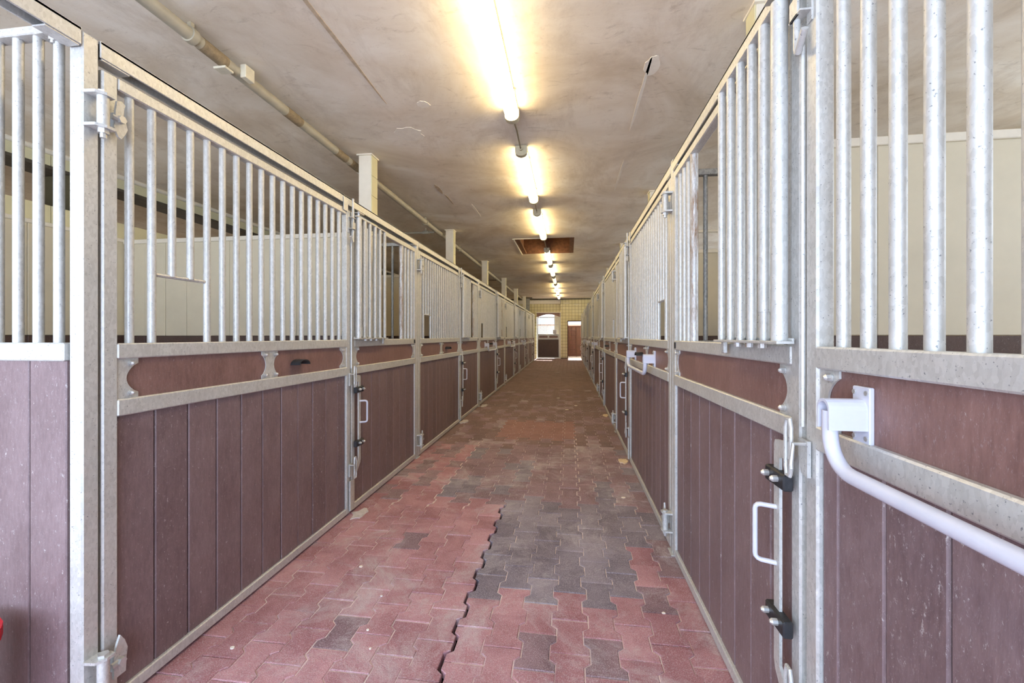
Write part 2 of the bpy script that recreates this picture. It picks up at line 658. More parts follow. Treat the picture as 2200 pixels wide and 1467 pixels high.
for y0 in (3.62, 8.2):
    for q in range(2):
        for z in (2.68, 2.85 + 0.0):
            inst('tile', MB().box(-0.006, 0.008, -0.086, 0.086, -0.08, 0.08, 0.002).mesh('tile', TILE), wall_left, (WX, y0 + 0.09 + q * 0.18, z))
put('wall_coving', MB().box(WX, WX + 0.05, 0.2, YEND, CEILZ - 0.045, CEILZ, 0.01), CREAM_W, wall_left)
put('lintel', MB().box(WX - 0.31, WX + 0.004, 0.2, YEND, 2.915, 2.96), LINTEL, wall_left)
put('wainscot_cap', MB().box(WX, WX + 0.035, 0.2, YEND, 2.345, 2.385, 0.006), CREAM_W, wall_left)
bd = MB().box(0, 0.02, -0.123, 0.123, 1.30, 2.345, 0.003).mesh('board', CREAM)
bdl = MB().box(0, 0.02, -0.123, 0.123, 0.0, 1.295, 0.003).mesh('board', BOARD_DK)
for i in range(48):
    inst('board', bd, wall_left, (WX, 0.4 + i * 0.25, 0))
    inst('board', bdl, wall_left, (WX, 0.4 + i * 0.25, 0))

struct(put('wall_outer_blocker', MB().box(-9.1, -9.0, -1.6, YEND, -0.2, CEILZ), CREAM))  # unseen wall added to shut out skylight and dim the left stalls

# right outer wall with window openings
RX = 4.1
m = MB()
m.box(RX, RX + 0.25, -1.6, YEND, -0.1, 1.55)
m.box(RX, RX + 0.25, -1.6, YEND, 2.85, CEILZ)
ys = [-1.6]
for k in range(4):
    c = 2.0 + 5.5 * k
    m.box(RX, RX + 0.25, ys[-1], c - 1.75, 1.55, 2.85)
    ys.append(c + 1.75)
m.box(RX, RX + 0.25, ys[-1], YEND, 1.55, 2.85)
wall_right = struct(put('wall_right', m, CREAM))
for k in range(4):
    c = 2.0 + 5.5 * k
    m = MB()
    for y in (c - 1.75, c - 0.6, c + 0.6, c + 1.75):
        m.box(RX + 0.08, RX + 0.14, y - 0.03, y + 0.03, 1.55, 2.85, 0.005)
    m.box(RX + 0.08, RX + 0.14, c - 1.75, c + 1.75, 1.55, 1.61, 0.005)
    m.box(RX + 0.08, RX + 0.14, c - 1.75, c + 1.75, 2.79, 2.85, 0.005)
    struct(put('window_%d' % (k + 1), m, CREAM_W))

struct(put('wall_front_blocker', MB().box(0.75, RX + 0.2, -1.85, -1.6, -0.2, CEILZ).box(-9.0, -5.2, -1.85, -1.6, -0.2, CEILZ), CREAM))  # unseen end wall added to keep entrance daylight off the stall interiors
# far wall: gate opening, pier, doorway
m = MB()
m.box(-9.0, -1.54, YEND, YEND + 0.30, 0, CEILZ)                # left of the gate
m.box(-1.54, -0.377, YEND, YEND + 0.30, 2.43, CEILZ)           # above the gate
m.box(-0.377, -0.066, YEND - 0.12, YEND + 0.30, 0, CEILZ)      # pier
m.box(-0.066, 0.62, YEND - 0.12, YEND + 0.30, 2.03, CEILZ)     # above the door
m.box(0.62, RX + 0.2, YEND - 0.12, YEND + 0.30, 0, CEILZ)
wall_far = struct(put('wall_back', m, WTILE))
put('white_beam', MB().box(-4.9, -0.38, YEND - 0.10, YEND - 0.001, 2.84, 3.02, 0.01), CREAM_W, wall_far)
put('ceiling_joint', MB().box(-4.9, 4.0, YEND - 0.15, YEND - 0.121, 3.03, 3.075), LINTEL, wall_far)
put('exposed_plaster', MB().prism(blob(-0.10, 2.86, 0.15, 0.022, 5), YEND - 0.124, YEND - 0.119, 1), TAPE_W, wall_far)
put('exposed_plaster', MB().prism(blob(0.36, 2.80, 0.17, 0.020, 9), YEND - 0.124, YEND - 0.119, 1), TAPE_W, wall_far)
put('wall_base', MB().box(-0.377, -0.066, YEND - 0.13, YEND - 0.121, 0.2, 0.26), BOARD_DK, wall_far)
struct(put('trim_1', MB().box(-1.56, -0.36, YEND - 0.02, YEND + 0.02, 2.41, 2.45), CREAM_W))
# arched transom above the gate
pts = [(-1.54, 2.43), (-0.377, 2.43), (-0.377, 2.22)]
for i in range(13):
    t = i / 12
    pts.append((-0.377 - 0.06 - t * 1.043, 2.22 + 0.13 * math.sin(PI * t)))
pts.append((-1.54, 2.22))
struct(put('trim_2', MB().prism(pts, YEND + 0.1, YEND + 0.2, 1), BOARD_T))
# door frame
m = MB()
m.box(-0.066, -0.03, YEND - 0.13, YEND + 0.3, 0.2, 2.03)
m.box(-0.066, 0.62, YEND - 0.13, YEND + 0.3, 1.99, 2.03)
m.box(0.585, 0.62, YEND - 0.13, YEND + 0.3, 0.2, 2.03)
struct(put('trim_3', m, WOOD_L))
# room beyond the doorway
m = MB()
m.box(-0.7, -0.05, YEND + 0.3, YEND + 2.1, 0.1, 2.6)
m.box(0.95, 1.05, YEND + 0.3, YEND + 2.1, 0.1, 2.6)
struct(put('wall_store_room', m, CREAM_W))
m = MB()
m.box(-0.05, 0.95, YEND + 1.9, YEND + 2.0, 0.1, 1.78)
wr = struct(put('wall_store_back', m, WOOD_L))
for i in range(5):
    inst('plank', MB().box(-0.097, 0.097, -0.02, 0.0, 0.22, 1.78, 0.004).mesh('plank', WOOD_R), wr, (0.05 + i * 0.2, YEND + 1.9, 0))
put('plank_sill', MB().box(-0.05, 0.95, YEND + 1.82, YEND + 1.95, 1.78, 1.84, 0.006), WOOD_R, wr)
ld = empty('wooden_ladder', (0.22, YEND + 1.55, 0.23), 'dark wooden ladder leaning in the store room beyond the far doorway', 'ladder')
lm = MB().tube([(0, 0, 0), (0, 0.26, 1.5)], 0.018, 6).mesh('rail', WOOD_L)
inst('rail', lm, ld, (-0.17, 0, 0)); inst('rail', lm, ld, (0.19, 0, 0))
lr = MB().cyl((-0.17, 0, 0), (0.19, 0, 0), 0.013, 8).mesh('rung', WOOD_L)
for i in range(6):
    z = 0.15 + i * 0.24
    inst('rung', lr, ld, (0, 0.26 * z / 1.5, z))
# unseen bounce ground added to brighten the ceiling, then yard outside the gate
struct(put('bounce_ground', MB().box(-12, 10, -16, -3.2, -0.35, -0.045), CONCRETE))
y_ = struct(put('yard_ground', MB().box(-9, 7, YEND + 0.3, 34, 0.05, 0.19), CONCRETE))
ob = empty('outbuilding', (-1.0, 28, 0.19), 'pale rendered building seen outside through the bars of the far gate', 'building')
put('wall', MB().box(-5, 4.5, 0, 0.3, 0, 1.85), OUTW, ob)
put('gutter', MB().box(-5.1, 4.6, -0.10, 0.0, 1.80, 1.88, 0.02), ROOFT, ob)

# ------------------------------------------------------------------ columns
def column(x, y, w_, label, mat=CREAM):
    e = empty('ceiling_column', (x, y, zf(y)), label, 'column', 'cream columns along the partitions')
    h = CEILZ - zf(y)
    put('shaft', MB().box(-w_ / 2, w_ / 2, -w_ / 2, w_ / 2, -0.01, h - 0.012, 0.004), CREAM_W if mat is CREAM else mat, e)
    put('head_plate', MB().box(-w_ / 2 - 0.015, w_ / 2 + 0.015, -w_ / 2 - 0.015, w_ / 2 + 0.015, h - 0.012, h), CREAM_W, e)
    # tiled side facing the aisle
    s = 1 if x < 0 else -1
    tm = MB().box(0, s * 0.008, -w_ / 2 + 0.003, w_ / 2 - 0.003, -0.098, 0.098, 0.002).mesh('tile', TILE)
    for i in range(4):
        inst('tile', tm, e, (s * w_ / 2, 0, 2.40 - zf(y) + i * 0.2 - 0.05 + 0.03))
    return e
for k in range(6):
    column(-2.0, 4.0 + 2.98 * k, 0.13, 'cream square column rising behind the left row, %s from the camera' % (['nearest', 'second', 'third', 'fourth', 'fifth', 'sixth'][k]))
for k in range(6):
    column(1.06, 2.48 + 2.98 * k, 0.12, 'cream column behind the right row, %s from the camera, its head just above the rail' % (['nearest', 'second', 'third', 'fourth', 'fifth', 'sixth'][k]))
e = empty('steel_column', (-1.92, 19.6, zf(19.6)), 'dark green-grey steel column at the far end of the left row', 'column')
m = MB(); h = CEILZ - zf(19.6) - 0.05
m.box(-0.11, 0.11, -0.06, -0.045, 0, h); m.box(-0.11, 0.11, 0.045, 0.06, 0, h); m.box(-0.01, 0.01, -0.045, 0.045, 0, h)
put('shaft', m, GALV_D, e)
put('head_beam', MB().box(-0.5, 0.22, -0.09, 0.09, h, h + 0.05), LINTEL, e)

# ------------------------------------------------------------------ pipe
pp = empty('ceiling_pipe', (-2.15, 1.0, CEILZ - 0.075), 'long grey heating pipe under the ceiling behind the left columns', 'pipe')
put('run', MB().tube([(0, -2.4, 0), (0, 5, 0), (0, 12, 0), (0, 18.6, 0)], 0.036, 14), PIPE, pp, True)
clm = MB().cyl((0, -0.02, 0), (0, 0.02, 0), 0.045, 14).box(-0.012, 0.012, -0.012, 0.012, 0.03, 0.073).mesh('clamp', PIPE, True)
for i in range(9):
    inst('clamp', clm, pp, (0, 1.15 + i * 2.0, 0))
wr_ = MB().cyl((0, -0.09, 0), (0, 0.09, 0), 0.0385, 12).mesh('torn_wrap', TAPE, True)
for y in (1.30, 2.05, 2.75, 3.0):
    inst('torn_wrap', wr_, pp, (0, y, 0))
put('white_tag', MB().box(-0.055, 0.03, 1.36, 1.43, -0.05, -0.036, 0.003), TAPE_W, pp)
put('white_tag', MB().box(0.03, 0.07, 1.48, 1.56, -0.04, 0.045, 0.003), TAPE_W, pp)
br = empty('branch_pipe', (-2.19, 6.7, CEILZ - 0.09), 'thin pipe branching sideways off the long ceiling pipe at left', 'pipe')
put('run', MB().tube([(0, 0, 0), (-1.4, 0, 0), (-2.75, 0, 0)], 0.016, 8), PIPE, br, True)
put('valve', MB().cyl((-0.20, 0, 0), (-0.10, 0, 0), 0.028, 10).cyl((-0.15, 0, 0), (-0.15, 0, 0.07), 0.012, 8), PIPE, br, True)
br = empty('branch_pipe', (-2.19, 12.7, CEILZ - 0.09), 'thin dark pipe branching off the ceiling pipe near the far columns', 'pipe')
put('run', MB().tube([(0, 0, 0), (-1.4, 0, 0), (-2.75, 0, 0)], 0.016, 8), TAPE, br, True)
pr = empty('wall_pipe', (1.3, 5.2, 2.52), 'slim horizontal pipe crossing the right stalls above the partition', 'pipe')
put('run', MB().tube([(0, 0, 0), (1.4, 0, 0), (2.75, 0, 0)], 0.02, 8), CREAM_W, pr, True)
put('valve', MB().cyl((0.1, 0, 0), (0.18, 0, 0), 0.03, 8).cyl((0.14, 0, 0), (0.14, 0, 0.06), 0.01, 8), GALV_D, pr, True)

# ------------------------------------------------------------------ ceiling hatch
hh = empty('ceiling_hatch', ((HX0 + HX1) / 2, (HY0 + HY1) / 2, CEILZ), 'open wooden hatch shaft cut into the ceiling above the aisle', 'hatch')
hx, hy = (HX1 - HX0) / 2, (HY1 - HY0) / 2
for a, b, c, d in ((-hx, -hx + 0.025, -hy, hy), (hx - 0.025, hx, -hy, hy), (-hx + 0.025, hx - 0.025, -hy, -hy + 0.025), (-hx + 0.025, hx - 0.025, hy - 0.025, hy)):
    put('side_board', MB().box(a + 0.001, b - 0.001, c + 0.001, d - 0.001, 0.0, 0.52), WOOD, hh)
put('cover', MB().box(-hx, hx, -hy, hy, 0.52, 0.56), WOOD_L, hh)
for s in (-1, 1):
    put('lining', MB().box(s * (hx - 0.025), s * (hx - 0.085), -hy + 0.026, hy - 0.026, 0.0, 0.03), WOOD, hh)
put('edge_strip', MB().box(-hx - 0.035, -hx - 0.012, -hy - 0.02, hy + 0.02, -0.012, -0.001), CREAM_W, hh)
put('edge_strip', MB().box(-hx - 0.012, hx * 0.1, -hy - 0.03, -hy - 0.012, -0.012, -0.001), CREAM_W, hh)

# ------------------------------------------------------------------ lamps
LX = -0.445
lamps = [(1.78, 1.56, 1), (3.93, 1.50, 1), (5.92, 1.58, 1), (8.55, 1.58, 1), (10.5, 1.55, 1), (12.45, 1.4, 0), (14.3, 1.5, 1), (16.0, 1.55, 1), (17.95, 1.5, 1)]
nm = ['nearest', 'second', 'third', 'fourth', 'fifth', 'sixth', 'seventh', 'eighth', 'farthest']
for i, (y, L_, on) in enumerate(lamps):
    e = empty('ceiling_lamp', (LX, y, CEILZ), ('lit fluorescent strip lamp, %s along the ceiling of the aisle' % nm[i]) if on else 'unlit fluorescent strip lamp between lit ones, sixth along the ceiling', 'ceiling lamp', 'strip lamps in a row along the ceiling')
    n = 16
    prof = [(0.05 * math.cos(PI * t / n - PI), -0.066 + 0.034 * math.sin(PI * t / n - PI)) for t in range(n + 1)]
    put('diffuser', MB().prism(prof + [(0.05, -0.024), (-0.05, -0.024)], 0.06, L_ - 0.06, 1), LIT if on else LIT_HALF, e)
    put('housing', MB().box(-0.048, 0.048, 0.05, L_ - 0.05, -0.026, -0.004, 0.006), GREYPL, e)
    capm = [(0.056 * math.cos(PI * t / n - PI), -0.066 + 0.040 * math.sin(PI * t / n - PI)) for t in range(n + 1)] + [(0.056, -0.01), (-0.056, -0.01)]
    for a, b in ((0.0, 0.055), (L_ - 0.055, L_)):
        put('end_cap', MB().prism(capm, a, b, 1), GREYPL, e)
    put('cable_gland', MB().cyl((0, -0.03, -0.05), (0, 0.0, -0.05), 0.014, 8), GREYPL, e)
    for b in (0.3, L_ - 0.3):
        put('mounting_clip', MB().box(-0.058, 0.058, b - 0.012, b + 0.012, -0.04, 0.0, 0.003), STEEL, e)
for i in range(len(lamps) - 1):
    y0 = lamps[i][0] + lamps[i][1] + 0.001
    y1 = lamps[i + 1][0] - 0.032
    if i == 2:
        pth = [(LX + 0.02, y0, CEILZ - 0.045), (LX + 0.035, HY0 - 0.03, CEILZ - 0.03), (LX + 0.035, HY0 + 0.5, CEILZ - 0.006), (LX + 0.03, y1, CEILZ - 0.05)]
        pth = [(LX, y0, CEILZ - 0.05), (LX, (y0 + y1) / 2, CEILZ - 0.04), (LX, y1, CEILZ - 0.05)]
    else:
        pth = [(LX, y0, CEILZ - 0.05), (LX, (y0 + y1) / 2, CEILZ - 0.02), (LX, y1, CEILZ - 0.05)]
    c = put('lamp_cable', MB().tube(pth, 0.007, 6), CABLE, None, True)
    tag(c, 'grey cable joining the %s and the %s strip lamp on the ceiling' % (nm[i], nm[i + 1]), 'cable', 'cables between the strip lamps')

# ================================================================== STALL ROWS
BARP = 0.0792
cache = {}
def cm(key, fn):
    if key not in cache:
        cache[key] = fn()
    return cache[key]

def bar_mesh(h, r=0.0137, mat=GALV):
    return cm(('bar', round(h, 3), r, mat.name), lambda: MB().cyl((0, 0, 0), (0, 0, h), r, 14).mesh('bar', mat, True))

def bolt_mesh():
    return cm('bolt', lambda: MB().cyl((0, 0, 0), (0.004, 0, 0), 0.0105, 10).cyl((0.004, 0, 0), (0.012, 0, 0), 0.008, 6).cyl((0.012, 0, 0), (0.017, 0, 0), 0.0075, 8, 0.003).mesh('bolt', STEEL))

Z_MID1, Z_MID0 = 1.265, 1.212       # mid rail
Z_LOW1, Z_LOW0 = 1.072, 1.014       # second rail
TD = 0.04                           # frame tube depth

def bracket_plate(parent, s, u, kind, w_=0.075):
    """scalloped plate over the top board. kind: 'start' concave on +u, 'end' on -u, 'mid' both"""
    z0, z1 = Z_LOW1 - 0.004, Z_MID0 + 0.004
    n = 12
    def curve(sign, u_in, u_out):
        # from bottom to top on one side: flat ear, concave, flat ear
        pts = [(u_out, z0), (u_out, z0 + 0.022)]
        for i in range(n + 1):
            t = i / n
            pts.append((u_out - (u_out - u_in) * math.sin(PI * t) ** 0.7, z0 + 0.022 + t * (z1 - z0 - 0.044)))
        pts += [(u_out, z1 - 0.022), (u_out, z1)]
        return pts
    if kind == 'start':
        right = curve(1, u + w_ * 0.45, u + w_)
        pts = right + [(u, z1), (u, z0)]
        bolts = [(u + w_ * 0.62, z0 + 0.022), (u + w_ * 0.62, z1 - 0.022)]
    elif kind == 'end':
        left = curve(-1, u - w_ * 0.45, u - w_)
        pts = left + [(u, z1), (u, z0)]
        bolts = [(u - w_ * 0.62, z0 + 0.022), (u - w_ * 0.62, z1 - 0.022)]
    else:
        h_ = w_ * 0.78
        right = curve(1, u + h_ * 0.50, u + h_)
        left = curve(-1, u - h_ * 0.50, u - h_)[::-1]
        pts = right + left
        bolts = [(u + a * h_ * 0.66, z) for a in (-1, 1) for z in (z0 + 0.022, z1 - 0.022)]
    me = MB().prism(pts, s * -0.011, s * -0.006, 0).mesh('bracket_plate', GALV)
    p = inst('bracket_plate', me, parent)
    for bu, bz in bolts:
        inst('bolt', bolt_mesh(), p, (s * -0.0055, bu, bz), (0, 0, 0 if s > 0 else PI), 'domed zinc bolt')
    return p


def rail(parent, s, u0, u1, z0, z1, name='rail', d0=0.0, d1=-TD, mat=GALV, c=0.004):
    return put(name, MB().box(s * d0, s * d1, u0, u1, z0, z1, c), mat, parent)


def bottom_rail(parent, s, u0, u1, yroot):
    m = MB()
    c = 0.0
    v = []
    for d in (0.0, -TD):
        for u in (u0, u1):
            for dz in (0.012, 0.056):
                v.append((s * d, u, zf(yroot + u) + dz))
    m._add(v, [(0, 1, 3, 2), (4, 6, 7, 5), (0, 4, 5, 1), (2, 3, 7, 6), (0, 2, 6, 4), (1, 5, 7, 3)])
    bmesh.ops.recalc_face_normals(m.bm, faces=m.bm.faces)
    bmesh.ops.bevel(m.bm, geom=m.bm.edges[:], offset=0.004, segments=1, affect='EDGES')
    return put('rail', m, GALV, parent)


def boards(parent, s, u0, u1, yroot, pitch=0.1405):
    u = u0
    zb = zf(yroot + (u0 + u1) / 2) + 0.04
    i = 0
    while u < u1 - 0.01:
        w_ = min(pitch, u1 - u)
        mat = BOARD if random.random() < 0.6 else BOARD_B
        me = cm(('brd', s, round(w_, 3), round(zb, 3), mat.name), lambda: MB().box(s * -0.012, s * -0.034, 0.0016, w_ - 0.0016, zb, Z_LOW0 + 0.005, 0.0042).mesh('board', mat))
        inst('board', me, parent, (s * random.uniform(-0.0008, 0.0008), u, 0))
        u += w_
        i += 1


def panel_common(e, s, u0, u1, yroot, ztop, sw=0.05, top_plate=()):
    """stiles, rails, boards of one front panel"""
    for a, b in ((u0, u0 + sw), (u1 - sw, u1)):
        zb = zf(yroot + a) + 0.012
        put('stile', MB().box(0, s * -TD, a, b, zb, ztop, 0.005), GALV, e)
    rail(e, s, u0 + sw, u1 - sw, ztop - 0.042, ztop)
    rail(e, s, u0 + sw - 0.004, u1 - sw + 0.004, Z_MID0, Z_MID1, d0=0.003)
    rail(e, s, u0 + sw - 0.004, u1 - sw + 0.004, Z_LOW0, Z_LOW1, d0=0.003)
    bottom_rail(e, s, u0 + sw - 0.001, u1 - sw + 0.001, yroot)
    boards(e, s, u0 + sw, u1 - sw, yroot)
    put('top_board', MB().box(s * -0.012, s * -0.034, u0 + sw, u1 - sw, Z_LOW1 - 0.004, Z_MID0 + 0.004, 0.002), BOARD_T, e)
    bracket_plate(e, s, u0 + sw - 0.002, 'start')
    bracket_plate(e, s, u1 - sw + 0.002, 'end')


def hinge_arm(e, s, u0, zc, low=False):
    """wavy hinge leaf with its bolt on the stile of the swinging front"""
    q = -1 if low else 1
    pts = [(0.022, 0.060), (0.036, 0.066), (0.048, 0.058), (0.044, 0.040), (0.042, 0.020), (0.050, 0.0),
           (0.056, -0.022), (0.048, -0.042), (0.036, -0.062), (0.026, -0.058), (0.012, -0.030), (0.016, 0.0), (0.018, 0.03)]
    if low:
        pts = [(0.012, -0.05), (0.050, -0.048), (0.052, 0.0), (0.056, 0.03), (0.046, 0.062), (0.032, 0.086), (0.022, 0.06), (0.012, 0.02)]
    p = put('hinge_arm', MB().prism([(u0 + a, zc + b) for a, b in pts], s * 0.022, s * 0.030, 0), GALV, e)
    put('arm_root', MB().box(s * 0.0, s * 0.023, u0 + 0.015, u0 + 0.045, zc - 0.03, zc + 0.02, 0.002), GALV, e)
    put('bolt', MB().cyl((s * 0.03, u0 + 0.002, zc), (s * 0.03, u0 + 0.03, zc), 0.0095, 8).cyl((s * 0.030, u0 + 0.03, zc), (s * 0.044, u0 + 0.03, zc), 0.013, 6), STEEL, p)


def hinge_bracket(e, s, uc, zc, low=False):
    p = put('hinge_barrel', MB().cyl((s * 0.034, uc + 0.010, zc - 0.048), (s * 0.034, uc + 0.010, zc + 0.048), 0.0165, 14), GALV, e, True)
    for za in (0.048, -0.057):
        put('hinge_plate', MB().prism([(s * 0.0, uc - 0.024), (s * 0.040, uc - 0.020), (s * 0.056, uc + 0.004), (s * 0.056, uc + 0.030), (s * 0.034, uc + 0.034), (s * 0.0, uc + 0.022)], zc + za, zc + za + 0.009, 2), GALV, p)
    put('nut', MB().cyl((s * 0.034, uc + 0.010, zc - 0.072), (s * 0.034, uc + 0.010, zc - 0.057), 0.0155, 6).cyl((s * 0.034, uc + 0.010, zc - 0.086), (s * 0.034, uc + 0.010, zc - 0.072), 0.009, 8), STEEL, p)
    put('nut', MB().cyl((s * 0.034, uc + 0.010, zc + 0.057), (s * 0.034, uc + 0.010, zc + 0.066), 0.0155, 6), STEEL, p)
    return p


def ring_path(s, d, uc, hw, z0, z1, slope=0.0):
    r_ = []
    for a, b in ((-hw, z0 + 0.02), (-hw * 0.6, z0), (hw * 0.6, z0), (hw, z0 + 0.02), (hw, z1 - 0.02), (hw * 0.6, z1), (-hw * 0.6, z1), (-hw, z1 - 0.02), (-hw, z0 + 0.02)):
        r_.append((s * d, uc + a, b))
    return r_


def swing_front(side, k, X, yh, uend, dz, rack, hook, label):
    """type A: wide barred panel with feeding opening, hinged on the stall post"""
    s = 1 if side == 'left' else -1
    e = empty('stall_gate', (X, yh, 0), label, 'stall gate', 'barred swing fronts of the %s row' % side)
    u0, u1 = 0.034, uend
    ztop = 2.198 + dz
    panel_common(e, s, u0, u1, yh, ztop)
    bracket_plate(e, s, u0 + 0.80, 'mid')
    # bars
    b0 = u0 + 0.103
    n = int(round((u1 - 0.115 - b0) / BARP)) + 1
    sp = (u1 - 0.115 - b0) / (n - 1)
    hfull = ztop - 0.042 - Z_MID1 + 0.004
    zo = 1.523
    for i in range(n):
        if i in (2, 3):
            inst('bar', bar_mesh(ztop - 0.038 - zo), e, (s * -0.02, b0 + i * sp, zo))
        else:
            inst('bar', bar_mesh(hfull), e, (s * -0.02, b0 + i * sp, Z_MID1 - 0.002), (0, 0, i * 0.7))
    put('opening_crossbar', MB().cyl((s * -0.02, b0 + sp - 0.004, zo), (s * -0.02, b0 + 4 * sp + 0.004, zo), 0.0075, 8), GALV, e, True, 'thin crossbar over the feeding opening')
    # tab that reaches up to the header
    put('header_tab', MB().box(s * 0.008, s * 0.003, u1 - 0.10, u1 - 0.045, ztop - 0.02, ztop + 0.075, 0.001), GALV, e)
    hinge_arm(e, s, u0, 2.04 + dz)
    hinge_arm(e, s, u0, zf(yh) + 0.18, True)
    # lock bolt with its bracket at the far end stile
    ub = u1 + 0.008
    lb = put('bolt_bracket', MB()
             .box(s * 0.002, s * 0.030, u1 - 0.034, u1 + 0.022, ztop - 0.135, ztop - 0.13, 0.001)
             .box(s * 0.002, s * 0.030, u1 - 0.034, u1 + 0.022, ztop - 0.055, ztop - 0.05, 0.001)
             .box(s * -0.004, s * 0.004, u1 - 0.034, u1 - 0.012, ztop - 0.16, ztop - 0.02, 0.001)
             .box(s * 0.024, s * 0.030, u1 - 0.020, u1 + 0.018, ztop - 0.135, ztop - 0.085, 0.001), GALV, e)
    put('bolt_rod', MB().tube([(s * 0.018, u1 + 0.005, ztop + 0.085), (s * 0.018, u1 + 0.005, ztop - 0.205), (s * 0.019, u1 + 0.001, ztop - 0.219), (s * 0.022, u1 - 0.010, ztop - 0.224), (s * 0.030, u1 - 0.055, ztop - 0.195)], 0.008, 10), GALV, lb, True)
    put('latch_rod', MB().tube([(s * 0.004, u1 + 0.006, 1.06), (s * 0.004, u1 + 0.006, ztop - 0.2)], 0.0065, 8), GALV, e, True)
    # catch for the neighbouring door's lever
    for zc in (1.0, 0.36):
        c = put('catch', MB().prism([(u1 - 0.030, zc - 0.06), (u1 - 0.004, zc - 0.055), (u1 + 0.010, zc - 0.015), (u1 + 0.010, zc + 0.030), (u1 - 0.030, zc + 0.030)], s * 0.003, s * 0.012, 0), GALV, e)
        put('catch_hook', MB().tube([(s * 0.012, u1 - 0.022, zc + 0.022), (s * 0.040, u1 - 0.022, zc + 0.022), (s * 0.044, u1 - 0.020, zc - 0.03)], 0.005, 6), GALV, c)
    put('foot_bracket', MB().box(s * 0.004, s * 0.016, u1 - 0.028, u1 + 0.014, zf(yh + u1) + 0.03, zf(yh + u1) + 0.24, 0.002), GALV, e)
    if hook:
        pts = []
        n = 10
        uc, zc = u0 + 1.02, 1.128
        for i in range(n + 1):
            t = PI * i / n
            pts.append((uc + 0.050 * math.cos(t), zc + 0.030 * math.sin(t)))
        for i in range(n, -1, -1):
            t = PI * i / n
            pts.append((uc + 0.045 * math.cos(t), zc + 0.025 * math.sin(t)))
        put('hook_hood', MB().prism(pts, s * -0.012, s * 0.045, 0), BLACK, e, False, 'small black arched hood over a hook')
        put('hook_pin', MB().cyl((s * -0.012, uc, zc + 0.006), (s * 0.012, uc, zc + 0.006), 0.008, 8), STEEL, e)
    return e


def blanket_rack(side, X, yh, ua, ub, label):
    s = 1 if side == 'left' else -1
    r = empty('blanket_rack', (X, yh, 0), label, 'blanket rack', 'blanket racks of the stall rows')
    zc = 1.128
    for u in (ua, ub):
        b = put('bracket', MB().box(s * -0.012, s * -0.002, u - 0.026, u + 0.026, zc - 0.058, zc + 0.058, 0.002), PAINTW, r)
        n = 8
        pts = [(u + 0.021 * math.cos(PI * i / n), zc + 0.012 + 0.021 * math.sin(PI * i / n)) for i in range(n + 1)]
        pts += [(u - 0.021, zc - 0.030), (u - 0.017, zc - 0.030)]
        pts += [(u + 0.017 * math.cos(PI * i / n), zc + 0.012 + 0.017 * math.sin(PI * i / n)) for i in range(n, -1, -1)]
        pts += [(u + 0.017, zc - 0.030), (u + 0.021, zc - 0.030)]
        pts = [(u + 0.021 * math.cos(PI * i / n), zc + 0.012 + 0.021 * math.sin(PI * i / n)) for i in range(n + 1)] + [(u - 0.021, zc - 0.030), (u - 0.017, zc - 0.030)] + \
              [(u - 0.017 * math.cos(PI * i / n), zc + 0.010 + 0.017 * math.sin(PI * i / n)) for i in range(n + 1)] + [(u + 0.017, zc - 0.030), (u + 0.021, zc - 0.030)]
        put('channel', MB().prism(pts, s * -0.002, s * 0.070, 0), PAINTW, b)
        for a, c in ((-0.018, 0.046), (0.018, 0.046), (-0.018, -0.046), (0.018, -0.046)):
            put('screw', MB().cyl((s * -0.002, u + a, zc + c), (s * 0.001, u + a, zc + c), 0.005, 8), STEEL, b)
    pth = []
    zt, zb = zc + 0.008, 1.020
    R = 0.07
    for i in range(9):
        t = PI / 2 * i / 8
        pth.append((s * 0.056, ua + R * (1 - math.cos(t)), zb + R * (1 - math.sin(t))))
    pth = [(s * 0.056, ua, zt)] + pth
    back = []
    for i in range(9):
        t = PI / 2 * i / 8
        back.append((s * 0.056, ub - R * (1 - math.cos(t)), zb + R * (1 - math.sin(t))))
    pth = pth + back[::-1] + [(s * 0.056, ub, zt)]
    put('bar', MB().tube(pth, 0.0145, 12), PAINTW, r, True)
    return r


